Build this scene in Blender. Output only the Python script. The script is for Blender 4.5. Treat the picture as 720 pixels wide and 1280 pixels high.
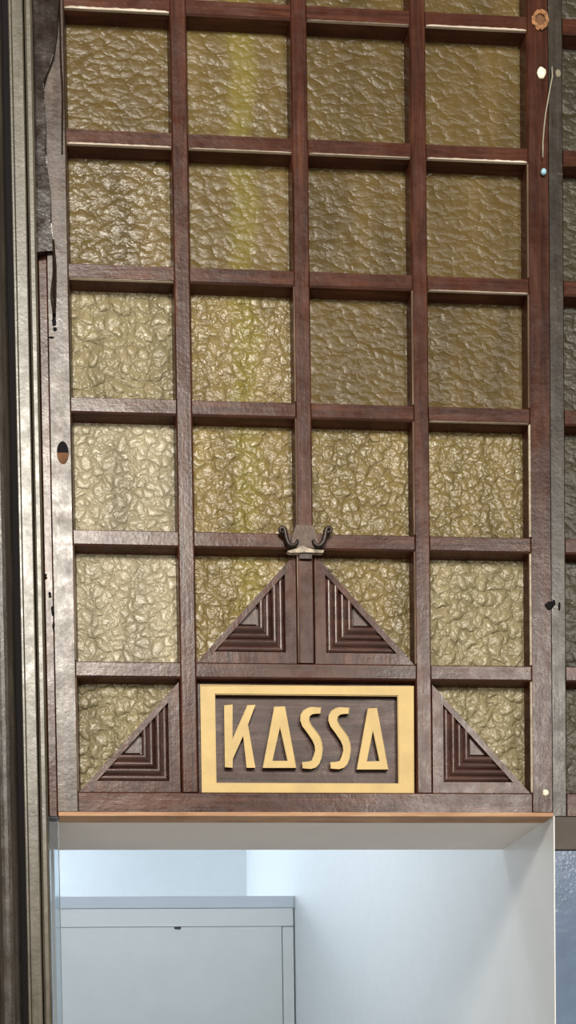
import bpy, bmesh, math, random
from mathutils import Vector, Matrix

# ------------------------------------------------------------------ scene, camera, world, lights
for o in list(bpy.data.objects): bpy.data.objects.remove(o, do_unlink=True)
S = bpy.context.scene
COL = S.collection
random.seed(7)
H = 3.2196                       # height of the first lattice row above the floor
F_PX, CX, CY = 1300.0, 216.434, 1424.855
RA, RB, RC = 0.028187, -0.063456, -0.018376
TV = (-0.160459, -1.660714, 1.525454)
def _rot(a, b, c):
    return Matrix.Rotation(c, 3, 'Z') @ Matrix.Rotation(b, 3, 'Y') @ Matrix.Rotation(a, 3, 'X')
RM = _rot(RA, RB, RC)
CAMC = -(RM.transposed() @ Vector(TV))
def to_b(v): return Vector((v[0], v[2], H - v[1]))
def dirb(v): return Vector((v[0], v[2], -v[1]))
CAM = to_b(CAMC)
ex = dirb(RM.transposed() @ Vector((1, 0, 0))); ey = dirb(RM.transposed() @ Vector((0, -1, 0))); ez = dirb(RM.transposed() @ Vector((0, 0, -1)))
cam = bpy.data.cameras.new('camera'); co = bpy.data.objects.new('camera', cam); COL.objects.link(co)
m = Matrix((ex, ey, ez)).transposed().to_4x4(); m.translation = CAM
co.matrix_world = m
cam.sensor_fit = 'HORIZONTAL'; cam.sensor_width = 36; cam.lens = F_PX / 720 * 36
cam.shift_x = (360 - CX) / 720; cam.shift_y = (CY - 640) / 720
cam.clip_start = .05
S.camera = co
def at(px, py, Y=0.0):
    """point of the plane y = Y seen at a pixel of the 720x1280 photograph"""
    d = RM.transposed() @ Vector(((px - CX) / F_PX, (py - CY) / F_PX, 1))
    d = dirb(d); s = (Y - CAM.y) / d.y
    return CAM + d * s

w = bpy.data.worlds.new('world'); S.world = w; w.use_nodes = True
w.node_tree.nodes['Background'].inputs[0].default_value = (.62, .56, .47, 1)
w.node_tree.nodes['Background'].inputs[1].default_value = .06
def area(name, loc, target, sx, sy, power, col, spread=180):
    l = bpy.data.lights.new(name, 'AREA'); l.shape = 'RECTANGLE'; l.size = sx; l.size_y = sy
    l.energy = power; l.color = col; l.spread = math.radians(spread)
    o = bpy.data.objects.new(name, l); COL.objects.link(o); o.location = loc
    o.rotation_euler = (Vector(target) - Vector(loc)).to_track_quat('-Z', 'Y').to_euler()
    return o
# tall daylight windows of the hall, high behind the viewer
area('hall_window_light_left', (-.42, -5, 5.05), (-.1, 0, 2.7), 1.1, 1.35, 360, (1, .93, .82))
area('hall_window_light_right', (2.45, -5, 3.95), (.5, 0, 2.5), .75, 1.5, 130, (1, .94, .84))
area('low_fill_light', (-1.7, -3.6, 1.1), (.5, 0, 2.1), 1.8, .9, 33, (1, .93, .84))  # added low fill to brighten soffit, jamb and bevels
# the booth's own cool light, from a window in its left wall and a ceiling lamp
area('booth_window_light', (-1.12, 3.15, 2.72), (.73, 1.6, 2.1),   .45, .45, 31, (.77, .89, 1))
area('booth_ceiling_light', (-.1, .75, 3.02), (.1, 2.2, 1.6), .9, .7, 15, (.86, .94, 1))
S.view_settings.view_transform = 'Standard'
try: S.view_settings.look = 'None'
except Exception: pass
S.view_settings.gamma = 1; S.view_settings.use_curve_mapping = False
S.view_settings.exposure = -0.04

# ------------------------------------------------------------------ materials
class NT:
    def __init__(s, name):
        s.m = bpy.data.materials.new(name); s.m.use_nodes = True
        s.t = s.m.node_tree; s.b = s.t.nodes['Principled BSDF']
    def n(s, typ, **kw):
        nd = s.t.nodes.new(typ)
        for k, v in kw.items():
            if k.startswith('i_'): nd.inputs[k[2:].replace('_', ' ')].default_value = v
            else: setattr(nd, k, v)
        return nd
    def l(s, a, b): s.t.links.new(a, b)
    def coords(s, scale=(1, 1, 1), rnd=True):
        tc = s.n('ShaderNodeTexCoord'); mp = s.n('ShaderNodeMapping'); mp.inputs['Scale'].default_value = scale
        s.l(tc.outputs['Object'], mp.inputs['Vector'])
        if rnd:
            oi = s.n('ShaderNodeObjectInfo'); mu = s.n('ShaderNodeVectorMath', operation='SCALE')
            mu.inputs[0].default_value = (17, 5, 29); s.l(oi.outputs['Random'], mu.inputs['Scale'])
            s.l(mu.outputs[0], mp.inputs['Location'])
        return mp.outputs[0]
    def ramp(s, fac, stops, interp='LINEAR'):
        r = s.n('ShaderNodeValToRGB'); cr = r.color_ramp; cr.interpolation = interp
        while len(cr.elements) < len(stops): cr.elements.new(.5)
        for e, (p, c) in zip(cr.elements, stops):
            e.position = p; e.color = (c[0], c[1], c[2], 1) if isinstance(c, tuple) else (c, c, c, 1)
        s.l(fac, r.inputs[0]); return r.outputs[0]
    def noise(s, vec, scale, detail=4, rough=.5, dist=0):
        n = s.n('ShaderNodeTexNoise'); n.inputs['Scale'].default_value = scale; n.inputs['Detail'].default_value = detail
        n.inputs['Roughness'].default_value = rough; n.inputs['Distortion'].default_value = dist
        s.l(vec, n.inputs['Vector']); return n.outputs['Fac']
    def bump(s, h, dist, strength=1, prev=None):
        b = s.n('ShaderNodeBump'); b.inputs['Distance'].default_value = dist; b.inputs['Strength'].default_value = strength
        s.l(h, b.inputs['Height'])
        if prev is not None: s.l(prev, b.inputs['Normal'])
        return b.outputs[0]
    def mix(s, f, a, b):
        n = s.n('ShaderNodeMix', data_type='RGBA')
        if isinstance(f, float): n.inputs[0].default_value = f
        else: s.l(f, n.inputs[0])
        for k, v in ((6, a), (7, b)):
            if isinstance(v, tuple): n.inputs[k].default_value = (*v, 1)
            else: s.l(v, n.inputs[k])
        return n.outputs[2]

def wood(name, axis, dark, mid, light, r0=.22, r1=.36, wear=.0, spec=.36, bumpd=.0006):
    """varnished wood, grain running along axis"""
    N = NT(name)
    sc = [34, 34, 34]; sc[axis] = 2.2
    v = N.coords(tuple(sc)); v2 = N.coords((1, 1, 1))
    g = N.noise(v, 3.0, 6, .65, .6)
    c = N.ramp(g, [(.30, dark), (.52, mid), (.74, light)])
    blot = N.noise(v2, 14, 4, .6)
    c = N.mix(N.ramp(blot, [(.42, 0.0), (.7, .55)]), c, dark)
    if wear:
        wn = N.noise(v2, 95, 5, .7)
        c = N.mix(N.ramp(wn, [(.66, 0.0), (.74, wear)]), c, (.42, .34, .24))
    N.l(c, N.b.inputs['Base Color'])
    rn = N.noise(v2, 38, 5, .7)
    N.l(N.ramp(rn, [(.3, r0), (.72, r1)]), N.b.inputs['Roughness'])
    b1 = N.bump(N.noise(v, 5, 4, .6), bumpd * .5, .6)
    b2 = N.bump(N.noise(v2, 190, 3, .6), bumpd * .6, .6, b1)
    N.l(N.bump(N.noise(v2, 16, 3, .5), .0016, .7, b2), N.b.inputs['Normal'])
    N.b.inputs['Specular IOR Level'].default_value = spec
    return N.m
DK, MD, LT = (.023, .006, .0034), (.066, .0212, .0118), (.115, .043, .024)
W_V = wood('varnished_wood_vertical', 2, DK, MD, LT)
W_H = wood('varnished_wood_horizontal', 0, DK, MD, LT)
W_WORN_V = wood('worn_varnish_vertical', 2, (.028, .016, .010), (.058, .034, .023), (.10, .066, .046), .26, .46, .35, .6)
W_RED_V = wood('red_brown_wood_vertical', 2, (.020, .005, .003), (.055, .018, .010), (.090, .034, .018))
W_DARK_V = wood('dark_varnished_wood', 2, (.020, .016, .013), (.045, .037, .029), (.08, .066, .050), .2, .36, .2, .9)
W_BOARD = wood('dull_brown_board', 2, (.055, .047, .033), (.095, .082, .058), (.14, .12, .09), .28, .46, .25, .75)
W_RAW = wood('raw_pale_wood', 0, (.30, .16, .09), (.48, .29, .17), (.60, .42, .28), .6, .8, .6, .3)
W_NEST = wood('carved_dark_wood', 0, (.026, .010, .008), (.065, .028, .021), (.12, .058, .046), .28, .42, 0, .55)

def glassmat(name, strength, scale, tint, streak=0.0, aniso=1.0, rough=(.36, .48), edge=.0, nz_amt=1.0, spec=.8):
    """hammered cathedral glass, amber-olive streaky colour"""
    N = NT(name)
    v = N.coords((1, 1, aniso)); vs = N.coords((1, 1, .22))
    nz = N.n('ShaderNodeTexNoise'); nz.inputs['Scale'].default_value = scale * .7; nz.inputs['Detail'].default_value = 3
    N.l(v, nz.inputs['Vector'])
    sub = N.n('ShaderNodeVectorMath', operation='SUBTRACT'); sub.inputs[1].default_value = (.5, .5, .5); N.l(nz.outputs['Color'], sub.inputs[0])
    scl = N.n('ShaderNodeVectorMath', operation='SCALE'); scl.inputs['Scale'].default_value = 1.9 / scale; N.l(sub.outputs[0], scl.inputs[0])
    add = N.n('ShaderNodeVectorMath', operation='ADD'); N.l(v, add.inputs[0]); N.l(scl.outputs[0], add.inputs[1])
    vo = N.n('ShaderNodeTexVoronoi', feature='SMOOTH_F1'); vo.inputs['Scale'].default_value = scale
    vo.inputs['Smoothness'].default_value = .12; vo.inputs['Detail'].default_value = 0
    N.l(add.outputs[0], vo.inputs['Vector'])
    sq = N.n('ShaderNodeMath', operation='MULTIPLY'); N.l(vo.outputs['Distance'], sq.inputs[0]); N.l(vo.outputs['Distance'], sq.inputs[1])
    inv = N.n('ShaderNodeMath', operation='MULTIPLY'); inv.inputs[1].default_value = -1; N.l(sq.outputs[0], inv.inputs[0])
    nb = N.noise(v, scale * .45, 2, .5)
    ad = N.n('ShaderNodeMath', operation='MULTIPLY_ADD'); ad.inputs[1].default_value = .8; N.l(nb, ad.inputs[0]); N.l(inv.outputs[0], ad.inputs[2])
    ad.inputs[1].default_value = nz_amt
    hgt = ad.outputs[0]
    if edge:
        ve = N.n('ShaderNodeTexVoronoi', feature='DISTANCE_TO_EDGE'); ve.inputs['Scale'].default_value = scale; N.l(add.outputs[0], ve.inputs['Vector'])
        er = N.ramp(ve.outputs['Distance'], [(0.0, 0.0), (.16, .75), (.40, 1.0)], 'B_SPLINE')
        em = N.n('ShaderNodeMath', operation='MULTIPLY_ADD'); em.inputs[1].default_value = edge; N.l(er, em.inputs[0]); N.l(ad.outputs[0], em.inputs[2]); hgt = em.outputs[0]
    fine = N.noise(v, scale * 2.2, 2, .5)
    fm = N.n('ShaderNodeMath', operation='MULTIPLY_ADD'); fm.inputs[1].default_value = .12; N.l(fine, fm.inputs[0]); N.l(hgt, fm.inputs[2])
    N.l(N.bump(fm.outputs[0], strength, 1), N.b.inputs['Normal'])
    d = tuple(c * .72 for c in tint); l = tuple(min(1, c * 1.28) for c in tint)
    c = N.ramp(N.noise(vs, 16, 3, .5, .3), [(.3, d), (.5, tint), (.72, l)])
    if streak:
        tc = N.n('ShaderNodeTexCoord'); sx = N.n('ShaderNodeSeparateXYZ'); N.l(tc.outputs['Object'], sx.inputs[0])
        wob = N.n('ShaderNodeMath', operation='MULTIPLY_ADD'); N.l(N.noise(tc.outputs['Object'], 14, 2), wob.inputs[0]); wob.inputs[1].default_value = .05; N.l(sx.outputs['X'], wob.inputs[2])
        bell = N.ramp(wob.outputs[0], [(.082, 0.0), (.102, 1.0), (.115, 1.0), (.14, 0.0)], 'EASE')
        mu = N.n('ShaderNodeMath', operation='MULTIPLY'); mu.inputs[1].default_value = streak; N.l(bell, mu.inputs[0])
        c = N.mix(mu.outputs[0], c, (.21, .18, .025))
    N.l(c, N.b.inputs['Base Color'])
    N.l(N.ramp(N.noise(v, 60, 3), [(.3, rough[0]), (.7, rough[1])]), N.b.inputs['Roughness'])
    N.b.inputs['Specular IOR Level'].default_value = spec
    return N.m

def plain(name, col, rough=.5, metal=0, noise=.0, bump=0, scale=30, spec=.5):
    N = NT(name); v = N.coords()
    if noise:
        N.l(N.ramp(N.noise(v, scale, 4, .6), [(.3, tuple(c * (1 - noise) for c in col)), (.7, tuple(min(1, c * (1 + noise)) for c in col))]), N.b.inputs['Base Color'])
    else: N.b.inputs['Base Color'].default_value = (*col, 1)
    N.b.inputs['Roughness'].default_value = rough; N.b.inputs['Metallic'].default_value = metal
    N.b.inputs['Specular IOR Level'].default_value = spec
    if bump: N.l(N.bump(N.noise(v, scale * 3, 4, .6), bump, 1), N.b.inputs['Normal'])
    return N.m
M_WALL = plain('white_plaster', (.78, .80, .81), .75, 0, .015, .0003, 20)
M_SOFFIT = plain('grey_cream_plaster', (.76, .72, .69), .7, 0, .02, .0003, 20)
M_JAMB = plain('gloss_grey_paint', (.50, .54, .57), .12, 0, .02, 0, 20)
M_CAB = plain('pale_grey_laminate', (.69, .70, .69), .45, 0, .02, .0001, 12)
M_CABTOP = plain('blue_grey_laminate', (.54, .58, .63), .45, 0, .02, 0, 12)
M_GOLD = plain('yellow_gold_paint', (.54, .385, .145), .42, 0, .10, .0003, 26, .4)
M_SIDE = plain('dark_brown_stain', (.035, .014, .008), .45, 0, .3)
M_TRIM8 = plain('dull_dark_brown', (.075, .06, .05), .5, 0, .2, .0004, 20, .3)
M_IRON = plain('dark_iron', (.035, .025, .022), .38, .5, .35, .0006, 60)
M_CHIP = plain('cream_paint_residue', (.34, .29, .22), .6, 0, .6, .0005, 90)
M_SCREW = plain('cream_plug', (.85, .78, .62), .6, 0, .12, .0006, 120)
M_DULLPLUG = plain('grey_plug', (.20, .18, .13), .7, 0, .2, .0006, 120)
M_BLUE = plain('pale_blue_plastic', (.30, .52, .62), .4)
M_WIRE = plain('grey_sheath', (.30, .28, .21), .35)
M_HOLE = plain('bare_brown_hole', (.13, .055, .02), .8, 0, .3, .001, 80)
M_BLACK = plain('black_gap_and_shade', (.006, .005, .006), .7, spec=.1)
M_TORN = plain('torn_raw_wood', (.30, .14, .055), .7, 0, .35, .002, 120)
M_BLUEP = plain('blue_grey_gloss_paint', (.13, .18, .27), .14, 0, .08, .0004, 30, .4)
M_CLEAR = plain('clear_glass', (.74, .80, .84), .04); M_CLEAR.node_tree.nodes['Principled BSDF'].inputs['Transmission Weight'].default_value = 1
M_FLOOR = plain('hall_stone', (.45, .43, .40), .4, 0, .1, .0005, 6)

# ------------------------------------------------------------------ mesh helpers
def link(name, bm, mat, parent=None, smooth=False, kind=None, label=None):
    me = bpy.data.meshes.new(name)
    bmesh.ops.recalc_face_normals(bm, faces=bm.faces); bm.to_mesh(me); bm.free()
    me.materials.append(mat)
    if smooth: me.polygons.foreach_set('use_smooth', [True] * len(me.polygons))
    o = bpy.data.objects.new(name, me); COL.objects.link(o)
    if parent is not None: o.parent = parent; o.matrix_parent_inverse = parent.matrix_world.inverted()
    if kind: o['kind'] = kind
    if label: o['label'] = label
    return o
def tag(o, label, cat, group=None):
    o['label'] = label; o['category'] = cat
    if group: o['group'] = group
def empty(name, loc, label, cat, group=None):
    o = bpy.data.objects.new(name, None); COL.objects.link(o); o.location = loc; o.empty_display_size = .05
    tag(o, label, cat, group); bpy.context.view_layer.update(); return o
def box(bm, x0, x1, y0, y1, z0, z1, bev=0):
    r = bmesh.ops.create_cube(bm, size=1)
    for v in r['verts']:
        v.co = Vector(((x0 + x1) / 2 + v.co.x * (x1 - x0), (y0 + y1) / 2 + v.co.y * (y1 - y0), (z0 + z1) / 2 + v.co.z * (z1 - z0)))
    if bev:
        es = {e for v in r['verts'] for e in v.link_edges}
        bmesh.ops.bevel(bm, geom=list(es), offset=bev, segments=2, affect='EDGES', profile=.6)
def extr(bm, prof, a, b, axis):
    """prof: closed list of 2D points; axis 'z': (x,y) profile swept a..b in z ; axis 'x': (z,y) profile swept in x"""
    def P(p, t): return (p[0], p[1], t) if axis == 'z' else (t, p[1], p[0])
    A = [bm.verts.new(P(p, a)) for p in prof]; B = [bm.verts.new(P(p, b)) for p in prof]
    n = len(prof)
    for i in range(n): bm.faces.new((A[i], A[(i + 1) % n], B[(i + 1) % n], B[i]))
    bm.faces.new(A); bm.faces.new(B[::-1])
def bar_prof(c0, c1, b0=True, b1=True, y0=0., depth=.034):
    """front-moulded bar between c0 and c1: small bevels, then a slanting side down to the glass"""
    bv, sl = .0022, .0028
    p = []
    if b0: p += [(c0 - sl, depth), (c0 - sl, y0 + .0205), (c0, y0 + .0022), (c0 + bv, y0)]
    else: p += [(c0, depth), (c0, y0)]
    if b1: p += [(c1 - bv, y0), (c1, y0 + .0022), (c1 + sl, y0 + .0205), (c1 + sl, depth)]
    else: p += [(c1, y0), (c1, depth)]
    return p
def poly_prism(bm, pts, holes, y0, y1):
    """front face at y0, back at y1; pts list of (x,z); a hole is joined by a bridge"""
    def tri(pts_, holes_):
        from mathutils.geometry import tessellate_polygon
        loops = [[Vector((p[0], p[1], 0)) for p in pts_]] + [[Vector((p[0], p[1], 0)) for p in h] for h in holes_]
        flat = [p for l_ in loops for p in l_]
        return flat, tessellate_polygon(loops), loops
    flat, tris, loops = tri(pts, holes)
    A = [bm.verts.new((p.x, y0, p.y)) for p in flat]; B = [bm.verts.new((p.x, y1, p.y)) for p in flat]
    for t in tris:
        bm.faces.new([A[i] for i in t]); bm.faces.new([B[i] for i in reversed(t)])
    k = 0
    for l_ in loops:
        n = len(l_)
        for i in range(n):
            a, b = k + i, k + (i + 1) % n
            bm.faces.new((A[a], A[b], B[b], B[a]))
        k += n
def tube(bm, pts, rad, seg=10):
    pts = [Vector(p) for p in pts]; rings = []
    up = Vector((0, 1, 0))
    for i, p in enumerate(pts):
        d = (pts[min(i + 1, len(pts) - 1)] - pts[max(i - 1, 0)]).normalized()
        s = d.cross(up)
        if s.length < 1e-4: s = Vector((1, 0, 0))
        s.normalize(); u = s.cross(d).normalized()
        r = rad[i] if isinstance(rad, (list, tuple)) else rad
        rings.append([bm.verts.new(p + (s * math.cos(a) + u * math.sin(a)) * r) for a in [k * 2 * math.pi / seg for k in range(seg)]])
    for i in range(len(rings) - 1):
        for k in range(seg):
            bm.faces.new((rings[i][k], rings[i][(k + 1) % seg], rings[i + 1][(k + 1) % seg], rings[i + 1][k]))
    bm.faces.new(rings[0]); bm.faces.new(rings[-1][::-1])
def blob(bm, c, rx, ry, rz, seed=0, jit=.12, sub=2):
    rr = random.Random(seed)
    r = bmesh.ops.create_icosphere(bm, subdivisions=sub, radius=1)
    for v in r['verts']:
        k = 1 + rr.uniform(-jit, jit)
        v.co = Vector(c) + Vector((v.co.x * rx * k, v.co.y * ry, v.co.z * rz * k))

# ------------------------------------------------------------------ sizes of the lattice
PX, PZ = .18, .19387            # cell pitch
OW, OH = .1555, .1704           # opening size
ZB = H - 1.175                  # underside of the lattice
ZTOP = H + PZ + .03
XL, XR = -.031, .7276
RV = .2067                      # depth of the reveal
def zt(r): return H - r * PZ    # top of the opening in row r (row 0 is the uppermost full one)

# ------------------------------------------------------------------ the setting
XW = .7296
bm = bmesh.new(); box(bm, -6, 6, -9, -.06, -.05, 0); link('floor', bm, M_FLOOR, kind='structure')
bm = bmesh.new(); box(bm, -1.3, 2.2, -.06, 3.6, -.05, 0); link('floor_booth', bm, M_FLOOR, kind='structure')
bm = bmesh.new(); box(bm, -1.3, XW, 3.45, 3.55, 0, 3.1); link('wall_back', bm, M_WALL, kind='structure')
bm = bmesh.new(); box(bm, XW, XW + .0016, .0, .0355, 0, ZB); box(bm, XW, XW + .016, .0355, 3.55, 0, ZB); box(bm, XW, XW + .016, .036, 3.55, ZB, 3.1); link('wall_right', bm, M_WALL, kind='structure')
bm = bmesh.new(); box(bm, -1.3, -1.2, .04, 3.55, 0, 3.1); link('wall_left', bm, M_WALL, kind='structure')
bm = bmesh.new(); box(bm, -1.3, XW, .04, 3.55, 3.1, 3.16); link('ceiling', bm, M_WALL, kind='structure')
bm = bmesh.new(); box(bm, XL - .0165, XW, .036, RV, ZB, 3.1); link('wall_front', bm, M_SOFFIT, kind='structure')
bm = bmesh.new(); box(bm, -1.2, XL - .0168, .04, RV - .0005, 0, 3.1); link('wall_front_left', bm, M_WALL, kind='structure')
bm = bmesh.new(); box(bm, XL - .030, XL - .0165, .036, RV, 0, ZB); link('trim_1', bm, M_SOFFIT, kind='structure')
# wooden architrave to the left, a run of vertical mouldings
def vstrip(name, x0, x1, y0, y1, mat, z0=0, z1=ZTOP + .1, rnd=.002):
    bm = bmesh.new()
    extr(bm, [(x0, y1), (x0, y0 + rnd), (x0 + rnd, y0), (x1 - rnd, y0), (x1, y0 + rnd), (x1, y1)], z0, z1, 'z')
    return link(name, bm, mat, kind='structure')
vstrip('trim_2', -.0455, XL - .0004, .004, .034, W_V, ZB)                   # rebate beside the lattice
vstrip('trim_3', -.0572, -.0458, -.012, .034, W_BOARD, 0, rnd=.003)          # narrow bead
bm = bmesh.new()                                                             # flat board with worn edges
extr(bm, [(-.0805, .034), (-.0805, -.014), (-.079, -.0165), (-.0765, -.0165), (-.0755, -.0145), (-.0745, -.0165), (-.0605, -.0165), (-.059, -.015), (-.0585, .034)], 0, ZTOP + .1, 'z')
link('trim_4', bm, W_BOARD, kind='structure')
bm = bmesh.new()                                                             # half-round column moulding at the far left
prof = [(-.40, .034), (-.40, -.02), (-.135, -.02), (-.128, -.012)]
for k in range(13):
    a = math.pi - k * math.pi / 12
    prof.append((-.1085 + .019 * math.cos(a), -.012 - .022 * math.sin(a)))
prof += [(-.0895, .034)]
extr(bm, prof, 0, ZTOP + .1, 'z'); link('trim_5', bm, W_DARK_V, kind='structure')
bm = bmesh.new(); box(bm, -.0893, -.0806, -.011, .034, 0, ZTOP + .1); link('trim_6', bm, M_BLACK, kind='structure')

bm = bmesh.new(); box(bm, -.0452, XL, .006, .012, 0, ZB - .0002, .0012)
gs = link('glass_strip', bm, M_CLEAR); tag(gs, 'narrow upright strip of clear glass along the left side of the white opening', 'glass')
# pier to the right of the opening: brown rail over a glossy blue-grey painted board
bm = bmesh.new(); box(bm, XW + .0018, 1.3, .004, .034, 0, at(705, 1062).z, .0015); link('trim_7', bm, M_BLUEP, kind='structure')
bm = bmesh.new(); box(bm, XW + .0018, 1.3, .001, .034, at(705, 1062).z, ZB - .0005, .0015); link('trim_8', bm, M_TRIM8, kind='structure')

# ------------------------------------------------------------------ lattice builders
def pane(parent, x0, z1, mat, shape='full', w_=OW, h_=OH):
    z0 = z1 - h_; x1 = x0 + w_; g = .0026
    x0 -= g; x1 += g; z0 -= g; z1 += g
    bm = bmesh.new()
    pts = {'full': [(x0, z0), (x1, z0), (x1, z1), (x0, z1)], 'ul': [(x0, z0), (x1, z1), (x0, z1)], 'ur': [(x1, z0), (x1, z1), (x0, z1)]}[shape]
    poly_prism(bm, [(p[0] - x0, p[1] - z0) for p in pts], [], 0, .004)
    o = link('glass_pane', bm, mat); o.location = (x0, .0205, z0); 
    o.parent = parent; o.matrix_parent_inverse = parent.matrix_world.inverted()
    return o

GA = dict(  # tints darker above, paler low left: fall of hall light put into colour
  hard=glassmat('hammered_glass_cream', .0085, 50, (.24, .20, .11), rough=(.36, .48), edge=.20),
  crack=glassmat('hammered_glass_crackled', .0036, 60, (.33, .285, .185), rough=(.36, .48), edge=.5, nz_amt=.8),
  mid=glassmat('hammered_glass_olive', .0048, 76, (.185, .138, .052), rough=(.34, .46), edge=.15),
  streak=glassmat('hammered_glass_streaked', .0052, 68, (.20, .148, .055), .5, rough=(.34, .46), edge=.12),
  wave=glassmat('waved_glass_amber', .0042, 58, (.130, .092, .034), 0, 1.25, rough=(.34, .44), spec=.6),
  soft=glassmat('rippled_glass_amber', .0020, 60, (.092, .061, .018), 0, 1.4, rough=(.34, .44), nz_amt=1.2, spec=.34),
  softs=glassmat('rippled_glass_streaked', .0021, 58, (.108, .074, .022), .4, 1.3, rough=(.34, .44), nz_amt=1.2, spec=.36),
)
PM = [['soft', 'softs', 'soft', 'soft'], ['wave', 'softs', 'soft', 'soft'], ['hard', 'streak', 'soft', 'soft'],
      ['crack', 'streak', 'mid', 'mid'], ['crack', 'streak', 'mid', 'hard'], ['hard', None, None, 'hard']]

scr = empty('lattice_screen', (.35, .017, ZB), 'large brown wooden lattice screen with square hammered amber glass panes above the white opening', 'lattice screen')
# stiles
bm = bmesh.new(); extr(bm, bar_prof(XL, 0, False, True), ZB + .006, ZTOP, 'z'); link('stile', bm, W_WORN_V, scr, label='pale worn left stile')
bm = bmesh.new(); extr(bm, bar_prof(3 * PX + OW, XR, True, False), ZB + .006, ZTOP, 'z'); link('stile', bm, W_RED_V, scr)
# bottom rail
ZR = zt(5) - OH
bm = bmesh.new(); extr(bm, bar_prof(ZB + .0052, ZR, False, True), 0.0002, 3 * PX + OW - .0002, 'x'); link('bottom_rail', bm, W_H, scr)
bm = bmesh.new()
n = 60; prof = []
box(bm, XL + .0004, XW - .0008, -.0015, .0355, ZB - .0012, ZB + .005, .0008)
link('raw_edge_strip', bm, W_RAW, scr, label='unvarnished pale wooden edge strip')
# muntins
for c in range(3):
    x0 = c * PX + OW; x1 = (c + 1) * PX
    zb = ZR + .0002 if c != 1 else zt(5) + .0237
    bm = bmesh.new(); extr(bm, bar_prof(x0, x1), zb, ZTOP, 'z'); link('muntin', bm, W_V, scr)
# crossbars: one per row, four lengths between the uprights
for r in range(-1, 6):
    bm = bmesh.new()
    z0 = zt(r); z1 = z0 + (PZ - OH)
    for c in range(4):
        xa = c * PX + .0001; xb = c * PX + OW - .0001
        if r == 5 and c == 1: xb = 2 * PX + OW - .0001
        if r == 5 and c == 2: continue
        extr(bm, bar_prof(z0, z1, y0=.0006), xa, xb, 'x')
    link('crossbar', bm, W_H, scr)
# pale strips painting bevel glints along bar edges; lower edges partly worn
M_GLINT_WEAR = wood('pale_glint_wear', 0, (.30, .24, .18), (.55, .47, .38), (.72, .65, .55), .4, .6, 0, .4)
M_GLINT = wood('painted_edge_glint', 2, (.10, .06, .04), (.22, .15, .11), (.40, .30, .23), .35, .5, 0, .5)
def worn_glint_h(r, c, t=.0016, mat=None, f0=0, f1=1):
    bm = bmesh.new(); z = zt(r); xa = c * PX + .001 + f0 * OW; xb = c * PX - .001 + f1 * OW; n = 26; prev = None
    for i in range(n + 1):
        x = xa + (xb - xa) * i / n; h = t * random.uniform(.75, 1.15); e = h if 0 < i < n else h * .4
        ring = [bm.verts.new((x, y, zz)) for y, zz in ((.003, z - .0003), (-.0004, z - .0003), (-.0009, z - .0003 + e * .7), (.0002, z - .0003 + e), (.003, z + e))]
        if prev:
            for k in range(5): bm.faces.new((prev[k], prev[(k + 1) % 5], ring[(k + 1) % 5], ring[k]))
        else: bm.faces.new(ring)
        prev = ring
    bm.faces.new(prev[::-1]); link('glint_wear_edge', bm, mat or M_GLINT_WEAR, scr, label='pale lower edge of a bar, worn wood with painted glint')
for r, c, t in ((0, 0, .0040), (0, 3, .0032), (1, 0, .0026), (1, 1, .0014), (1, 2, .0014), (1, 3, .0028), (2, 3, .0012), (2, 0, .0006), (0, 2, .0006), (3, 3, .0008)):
    worn_glint_h(r, c, t)
def glint_v(x, za, zb, t, mat):  # pale strip stands in for the bevel highlight
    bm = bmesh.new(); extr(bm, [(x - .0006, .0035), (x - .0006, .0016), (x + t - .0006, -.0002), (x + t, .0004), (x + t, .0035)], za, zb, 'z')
    link('glint_wear_edge', bm, mat, scr, label='pale upright edge, painted bevel highlight')
for r in range(1, 6): glint_v(3 * PX + OW, zt(r) - OH + .001, zt(r) - .001, .0018 if r > 2 else .0012, M_GLINT_WEAR if r > 2 else M_GLINT)
glint_v(-.0014, zt(5) - OH + .001, zt(5) - .001, .0018, M_GLINT); glint_v(-.0014, zt(4) - OH + .001, zt(4) - .001, .0014, M_GLINT)
for r in (2, 3, 4): glint_v(PX + OW, zt(r) - OH + .001, zt(r) - .001, .0013, M_GLINT)
for r in (2, 3, 4): glint_v(2 * PX + OW, zt(r) - OH + .001, zt(r) - .001, .0013, M_GLINT)
# glass
for r in range(-1, 6):
    for c in range(4):
        k = PM[max(r, 0)][c]
        if k is None: continue
        shape = 'full'
        if (r, c) in ((4, 1), (5, 0)): shape = 'ul'
        if (r, c) in ((4, 2), (5, 3)): shape = 'ur'
        pane(scr, c * PX, zt(r), GA[k], shape)

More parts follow.
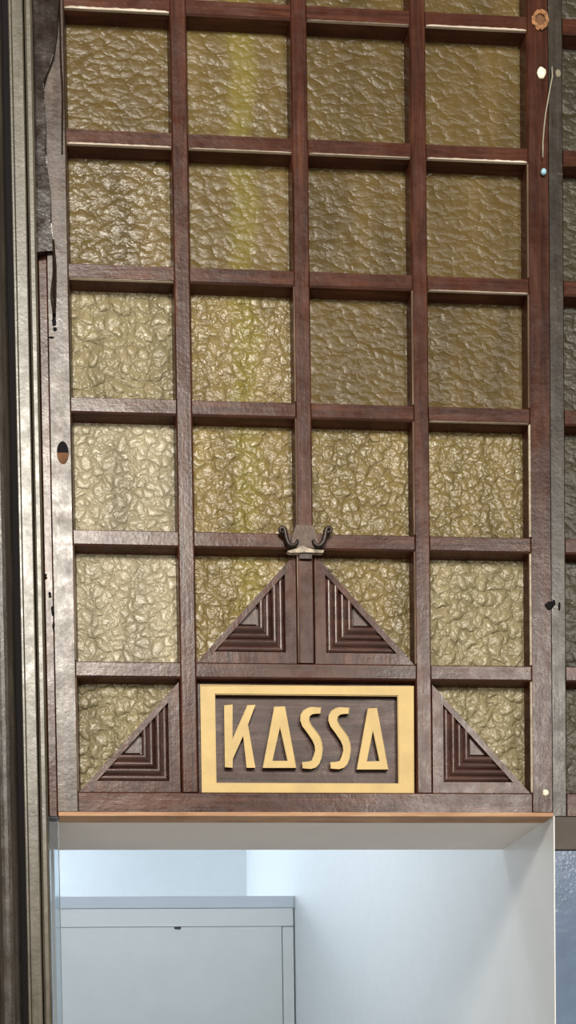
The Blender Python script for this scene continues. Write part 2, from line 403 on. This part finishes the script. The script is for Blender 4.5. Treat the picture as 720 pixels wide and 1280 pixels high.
# stepped triangular insets
def inset(parent, x0, z1, right):
    """right angle at the bottom right (right=True) or bottom left"""
    w_, h_ = OW, OH; z0 = z1 - h_
    root_loc = (x0 + w_ / 2, .01, z0)
    GP = .0022
    def mp(u, v):   # u: distance from the right-angle corner along the bottom, v: up
        return (x0 + w_ - u - GP, z0 + v + .001) if right else (x0 + u + GP, z0 + v + .001)
    L, Hh = w_ - .003, h_ - .006
    # hypotenuse from (L,0) to (0,Hh); inner hypotenuse line shifted in by t
    n = Vector((Hh, L)).normalized()
    def hyp_pts(s, t):      # L-shaped loop at offset s from the two legs and t from the hypotenuse
        k = L * n.x - t     # n.u = k
        top = (s, (k - n.x * s) / n.y); left = ((k - n.y * s) / n.x, s)
        return [top, (s, s), left]
    base = bmesh.new()
    # border (flat L plus the slanting bar)
    T = .0085; B = .0165
    outer = [mp(0, Hh), mp(0, 0), mp(L, 0)]
    inner = [mp(*p) for p in hyp_pts(B, T)]
    poly_prism(base, outer, [inner], .0045, .016)
    fr = link('inset_frame', base, W_WORN_V if False else W_V, parent)
    # nested mouldings
    prof = [(B, .0125)]
    for band in range(2):
        sb = B + .001 + band * .0205
        for bead in range(2):
            a0 = sb + bead * .0098
            for k in range(8):
                t = k / 7
                prof.append((a0 + .0092 * t, .0115 - bead * .0028 - t * .0022 - .0030 * math.sin(math.pi * t)))
        prof.append((sb + .0194, .0125))
    prof += [(B + .0432, .0125), (B + .0436, .0095)]
    nb = bmesh.new(); prev = None
    for s, y in prof:
        ring = [nb.verts.new((mp(*p)[0], y, mp(*p)[1])) for p in hyp_pts(s, T)]
        if prev:
            for i in range(2): nb.faces.new((prev[i], prev[i + 1], ring[i + 1], ring[i]))
        prev = ring
    nb.faces.new(prev)
    back = [nb.verts.new((mp(*p)[0], .0165, mp(*p)[1])) for p in hyp_pts(B, T)]
    nb.faces.new(back)
    ne = link('inset_moulding', nb, W_NEST, fr)
for (r, c, rt) in ((4, 1, True), (4, 2, False), (5, 0, True), (5, 3, False)):
    inset(scr, c * PX, zt(r), rt)

# neighbouring lattice on the right
XN = XR + .0012; XN1 = .7515
nb_ = empty('lattice_screen', (.95, .017, ZB), 'neighbouring dark lattice screen at the right edge, mostly cut off by the frame', 'lattice screen')
bm = bmesh.new(); extr(bm, bar_prof(XN, XN1, False, True), ZB, ZTOP, 'z'); link('stile', bm, wood('dark_side_stile', 2, (.014, .010, .007), (.030, .022, .015), (.06, .046, .034), .26, .44, .4, .6), nb_)
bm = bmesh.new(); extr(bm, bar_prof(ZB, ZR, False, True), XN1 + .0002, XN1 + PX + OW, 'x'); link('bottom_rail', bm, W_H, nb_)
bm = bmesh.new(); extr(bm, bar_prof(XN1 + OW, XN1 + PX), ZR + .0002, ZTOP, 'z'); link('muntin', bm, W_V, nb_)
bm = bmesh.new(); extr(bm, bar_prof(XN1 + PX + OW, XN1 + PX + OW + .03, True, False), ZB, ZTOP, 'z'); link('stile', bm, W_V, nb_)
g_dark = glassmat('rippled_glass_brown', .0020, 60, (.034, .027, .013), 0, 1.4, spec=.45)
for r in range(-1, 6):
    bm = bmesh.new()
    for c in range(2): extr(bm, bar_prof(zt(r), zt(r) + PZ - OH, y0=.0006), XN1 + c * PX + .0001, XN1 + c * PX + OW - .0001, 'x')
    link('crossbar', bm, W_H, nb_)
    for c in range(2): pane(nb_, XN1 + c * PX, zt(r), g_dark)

# ------------------------------------------------------------------ the sign
def xz(px, py, Y): p = at(px, py, Y); return (p.x, p.z)
sg = empty('ticket_sign', (.347, .02, ZR), 'brown wooden sign with raised golden letters KASSA inside a golden border', 'sign')
YF = .004
o0, o1 = xz(250, 856, YF), xz(517.5, 991.5, YF); i0, i1 = xz(269, 868, YF), xz(498, 979, YF)
bm = bmesh.new()
poly_prism(bm, [(o0[0], o1[1]), (o1[0], o1[1]), (o1[0], o0[1]), (o0[0], o0[1])], [[(i0[0], i1[1]), (i1[0], i1[1]), (i1[0], i0[1]), (i0[0], i0[1])]], YF, .016)
es = [e for e in bm.edges if all(abs(v.co.y - YF) < 1e-6 for v in e.verts) and any(abs(f.normal.y) < .5 for f in e.link_faces)]
bm.normal_update(); es = [e for e in bm.edges if all(abs(v.co.y - YF) < 1e-6 for v in e.verts) and e.calc_face_angle(0) > .5]
bmesh.ops.bevel(bm, geom=es, offset=.0012, segments=2, affect='EDGES')
gb = link('golden_border', bm, M_GOLD, sg)
bm = bmesh.new(); box(bm, PX + .0025, 2 * PX + OW - .0025, .0125, .02, ZR + .0027, zt(5) - .0027)
link('sign_board', bm, wood('sign_ground_wood', 0, (.022, .009, .007), (.060, .028, .022), (.15, .095, .08), .26, .46, .3), sg)
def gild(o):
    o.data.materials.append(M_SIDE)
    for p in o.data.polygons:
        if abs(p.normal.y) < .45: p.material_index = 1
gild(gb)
def letter(nm, pts, holes, ox, oy):
    conv = lambda P: [xz(ox + p[0] / 6, oy + p[1] / 6, .0055) for p in P]
    bm = bmesh.new(); poly_prism(bm, conv(pts), [conv(h) for h in holes], .0055, .0126)
    bm.normal_update(); es = [e for e in bm.edges if all(abs(v.co.y - .0055) < 1e-6 for v in e.verts) and e.calc_face_angle(0) > .5]
    bmesh.ops.bevel(bm, geom=es, offset=.0006, segments=2, affect='EDGES')
    o = link(nm, bm, M_GOLD, sg); gild(o); return o
letter('letter_k', [(60, 70), (122, 66), (124, 320), (235, 68), (292, 68), (240, 215), (292, 535), (232, 535), (203, 300), (127, 470), (122, 535), (66, 535)], [], 270, 870)
letter('letter_a', [(436, 80), (515, 80), (602, 540), (350, 540)], [[(480, 235), (535, 485), (425, 485)]], 270, 870)
SP = [(340, 88), (270, 86), (238, 90), (205, 110), (184, 145), (182, 185), (197, 228), (240, 285), (275, 338), (290, 375), (294, 410), (285, 455), (268, 485), (240, 497), (200, 500), (200, 545), (265, 546), (300, 538), (325, 512), (343, 465), (352, 400), (346, 350), (330, 305), (300, 262), (268, 222), (250, 185), (254, 155), (272, 140), (300, 135), (334, 135)]
letter('letter_s', [(p[0] - 211, p[1] - 2) for p in SP], [], 380, 870)
letter('letter_s', SP, [], 380, 870)
letter('letter_a', [(478, 92), (545, 92), (632, 552), (395, 552)], [[(517, 260), (565, 487), (472, 490)]], 380, 870)

# ------------------------------------------------------------------ scroll bracket on the centre of the lattice
br = empty('scroll_bracket', at(381, 680), 'small dark iron bracket with two outward curling scrolls at the crossing above the carved triangles', 'bracket')
def p3(px, py, y): return at(px, py, y)
for s in (-1, 1):
    cx = 381.5
    pts = [(372, 675), (370, 680), (365.5, 682.5), (361, 680), (358.5, 675), (357, 669), (356, 663), (353, 660), (350, 661.5), (350.5, 665.5), (353.5, 666)]
    if s > 0: pts = [(2 * cx - p[0] + .5, p[1]) for p in pts]
    sm = []
    for i in range(len(pts) - 1):
        for k in range(4):
            t = k / 4; p0 = pts[max(i - 1, 0)]; p1 = pts[i]; p2 = pts[i + 1]; q = pts[min(i + 2, len(pts) - 1)]
            f = lambda a, b, c, d: .5 * (2 * b + (c - a) * t + (2 * a - 5 * b + 4 * c - d) * t * t + (3 * b - a - 3 * c + d) * t ** 3)
            sm.append((f(p0[0], p1[0], p2[0], q[0]), f(p0[1], p1[1], p2[1], q[1])))
    sm.append(pts[-1])
    bm = bmesh.new(); L = len(sm)
    tube(bm, [p3(q[0], q[1], -.006) for q in sm], [.0022 + .0016 * math.sin(math.pi * min(1, i / L * 1.1)) for i in range(L)], 12)
    blob(bm, p3(sm[-1][0], sm[-1][1], -.007), .0034, .004, .0034, 2, .05)
    link('scroll', bm, M_IRON, br, True)
bm = bmesh.new(); a = p3(366, 657, 0); b = p3(397, 684, 0)
poly_prism(bm, [xz(364, 684, -.004), xz(399, 685, -.004), xz(396, 668, -.004), xz(391, 657, -.004), xz(370, 656, -.004), xz(366, 668, -.004)], [], -.004, .001)
link('back_plate', bm, plain('rusty_plate', (.085, .055, .040), .5, .2, .4, .0008, 90), br)
bm = bmesh.new()
poly_prism(bm, [xz(359, 689, -.006), xz(363, 691, -.006), xz(381, 690.5, -.006), xz(404, 691, -.006), xz(405, 688, -.006), xz(394, 687, -.006), xz(384, 685, -.006), xz(378, 682, -.006), xz(370, 686, -.006)], [], -.0065, .001)
link('shelf_plate', bm, M_CHIP, br, label='plate with chipped cream paint')
bm = bmesh.new(); a, b = p3(374, 692, -.003), p3(390, 699, -.003); box(bm, a.x, b.x, -.004, .003, b.z, a.z, .0005); link('catch', bm, M_IRON, br)

# ------------------------------------------------------------------ little things on the right stile
def plug(name, px, py, rx, rz, mat, label, cat, seed, y=0.0, ry=.0016):
    p = at(px, py, y); bm = bmesh.new(); blob(bm, (0, 0, 0), rx, ry, rz, seed, .15)
    o = link(name, bm, mat, smooth=True); o.location = p; tag(o, label, cat); return o
plug('screw_plug', 677, 91, .0068, .0095, M_SCREW, 'cream plug on the reddish right stile near the top, left of the thin wire', 'plug', 3)
plug('screw_plug', 697.5, 92, .0045, .0060, M_DULLPLUG, 'dull grey plug on the dark neighbouring stile, right of the thin wire', 'plug', 4)
plug('screw_plug', 682, 991, .0050, .0050, M_SCREW, 'small cream plug low on the right stile beside the carved triangle', 'plug', 5)
pts = [(690, 84), (690.5, 96), (688, 108), (685, 125), (682, 142), (680, 160), (678.5, 178), (678.5, 197)]
bm = bmesh.new(); tube(bm, [p3(q[0], q[1], -.003 - .002 * math.sin(i)) for i, q in enumerate(pts)], .0011, 8)
wi = link('hanging_wire', bm, M_WIRE, smooth=True); tag(wi, 'thin grey wire hanging down the right stile, ending in a pale blue tip', 'wire')
bm = bmesh.new(); blob(bm, p3(679.5, 215, -.003), .0045, .003, .0050, 8, .1); link('wire_tip', bm, M_BLUE, wi, True, label='pale blue tip')
# knot hole with torn rim
bm = bmesh.new(); c = at(675, 26); ring = []
for k in range(28):
    a = k / 28 * 2 * math.pi; j = random.uniform(-.0022, .0022)
    ring.append((c.x + (.0122 + j) * math.cos(a), c.z + (.0145 + j) * math.sin(a)))
inr = [(c.x + (p[0] - c.x) * .62, c.z + (p[1] - c.z) * .62) for p in ring]
poly_prism(bm, ring, [inr], -.0022, .002)
for i in range(16):
    a = random.uniform(0, 6.28); blob(bm, (c.x + .0098 * math.cos(a), -.002, c.z + .0122 * math.sin(a)), .003, .0018, .0034, i, .3, 1)
kh = link('torn_rim', bm, M_TORN, scr, label='torn raw wood around a hole')
bm = bmesh.new(); poly_prism(bm, inr, [], -.0004, .002); link('hole', bm, M_HOLE, kh)
# oval hole in the left stile, showing brown bare wood
bm = bmesh.new(); c = at(78.5, 566)
poly_prism(bm, [(c.x + .0088 * math.cos(a), c.z + .0165 * math.sin(a)) for a in [k * math.pi / 12 for k in range(24)]], [], -.0006, .002)
ho = link('hole', bm, M_HOLE, scr, label='oval brown hole')
bm = bmesh.new(); poly_prism(bm, [(c.x + .0086 * math.cos(a), c.z + .0163 * math.sin(a)) for a in [k * math.pi / 12 for k in range(13)]], [], -.0009, .001); link('hole_painted_shade', bm, M_BLACK, ho)  # black half disc paints the shade in the upper half of the hole
# black gouges
def gouge(spots, parent):
    for i, (px, py, a_, b_) in enumerate(spots):
        bm = bmesh.new(); blob(bm, p3(px, py, 0), a_, .0008, b_, i, .25); link('gouge', bm, M_BLACK, parent, True)
gouge([(687, 757, .006, .0062), (692, 754, .0025, .0055), (683, 757, .003, .003)], scr)
gouge([(699, 758, .0018, .0062)], nb_)
gouge([(57, 719, .0020, .0022), (62, 742, .0022, .0026), (65.5, 762, .0022, .0050), (67, 782, .0018, .0050), (67.5, 402, .0030, .0075), (68.5, 412, .0030, .0030), (64, 422, .004, .0016)], scr)
# veneer peeling off the rebate, upper left; wide dark top paints shade
def ribbon(ptsl, wdt, y0, yy):
    bm = bmesh.new(); prev = None
    sm = []
    for i in range(len(ptsl) - 1):
        for k in range(5):
            t = k / 5; t2 = t * t * (3 - 2 * t)
            sm.append(tuple(ptsl[i][j] + (ptsl[i + 1][j] - ptsl[i][j]) * (t if j == 1 else t2) for j in range(3)))
    sm.append(ptsl[-1])
    for (px, py, ww) in sm:
        c = at(px, py, y0); h = ww / 2
        ring = [bm.verts.new((c.x + dx, c.y + dy, c.z)) for dx, dy in ((-h, yy), (-h * .6, 0), (0, -yy * .35), (h * .6, 0), (h, yy))]
        if prev:
            for i in range(4): bm.faces.new((prev[i], prev[i + 1], ring[i + 1], ring[i]))
            bm.faces.new((prev[4], prev[0], ring[0], ring[4]))
        else: bm.faces.new(ring)
        prev = ring
    bm.faces.new(prev[::-1]); return bm
W_GLOSSV = wood('glossy_veneer_and_shade', 2, (.012, .008, .006), (.022, .013, .010), (.04, .024, .018), .12, .3, 0, .7)
RE = [(73, -6), (72, 35), (67, 70), (58, 88), (54.5, 105), (55.5, 150), (58, 195), (61.5, 235), (64.5, 280), (66.5, 312)]
LE = [(46, 316), (45.5, 250), (44.5, 180), (43, 100), (41.5, 40), (41, -6)]
bm = bmesh.new(); poly_prism(bm, [xz(*q, -.005) for q in RE + LE], [], -.005, .0035)
bm.normal_update(); es = [e for e in bm.edges if all(abs(v.co.y + .005) < 1e-6 for v in e.verts) and e.calc_face_angle(0) > .5]
bmesh.ops.bevel(bm, geom=es, offset=.0018, segments=3, affect='EDGES')
pv = link('loose_veneer_and_shade', bm, W_GLOSSV, scr, label='glossy dark loose veneer curling off the upper left, its top painting shade')
bm = ribbon([(66.5, 300, .005), (68, 335, .007), (66.5, 365, .010), (67.5, 392, .006)], 0, -.005, .006)
link('split_end', bm, W_GLOSSV, pv)
bm = ribbon([(74.5, -6, .003), (75.5, 60, .0035), (78, 120, .004), (77.5, 190, .003)], 0, -.003, .004)
link('split_edge', bm, W_GLOSSV, pv)

# ------------------------------------------------------------------ cupboard inside the booth
YC = 2.195
cb = empty('cupboard', (.1, YC + .22, 0), 'pale grey cupboard with a plain top edge standing inside the booth against the right wall', 'cupboard')
zt1, zt2, zt3 = H - .846, H - .8896, H - .956
bm = bmesh.new(); box(bm, -.62, .724, YC + .012, YC + .45, 0, zt2); link('body', bm, M_CAB, cb)
bm = bmesh.new(); box(bm, -.63, .7286, YC - .006, YC + .455, zt2, zt1, .003); link('top_board', bm, M_CABTOP, cb, label='blue-grey top board')
bm = bmesh.new(); box(bm, -.62, .724, YC - .002, YC + .012, zt3 + .001, zt2 - .0005, .001); link('top_rail', bm, M_CAB, cb)
bm = bmesh.new(); box(bm, .684, .724, YC - .002, YC + .012, 0.05, zt3 - .002, .001); link('side_rail', bm, M_CAB, cb)
bm = bmesh.new(); box(bm, -.615, .681, YC + .001, YC + .012, .06, zt3, .0006); d_ = link('door_leaf', bm, M_CAB, cb)
bm = bmesh.new(); c = at(222, 1160, YC - .002); box(bm, c.x - .012, c.x + .012, YC - .005, YC, c.z - .0035, c.z + .0035, .001); link('latch', bm, M_IRON, cb)
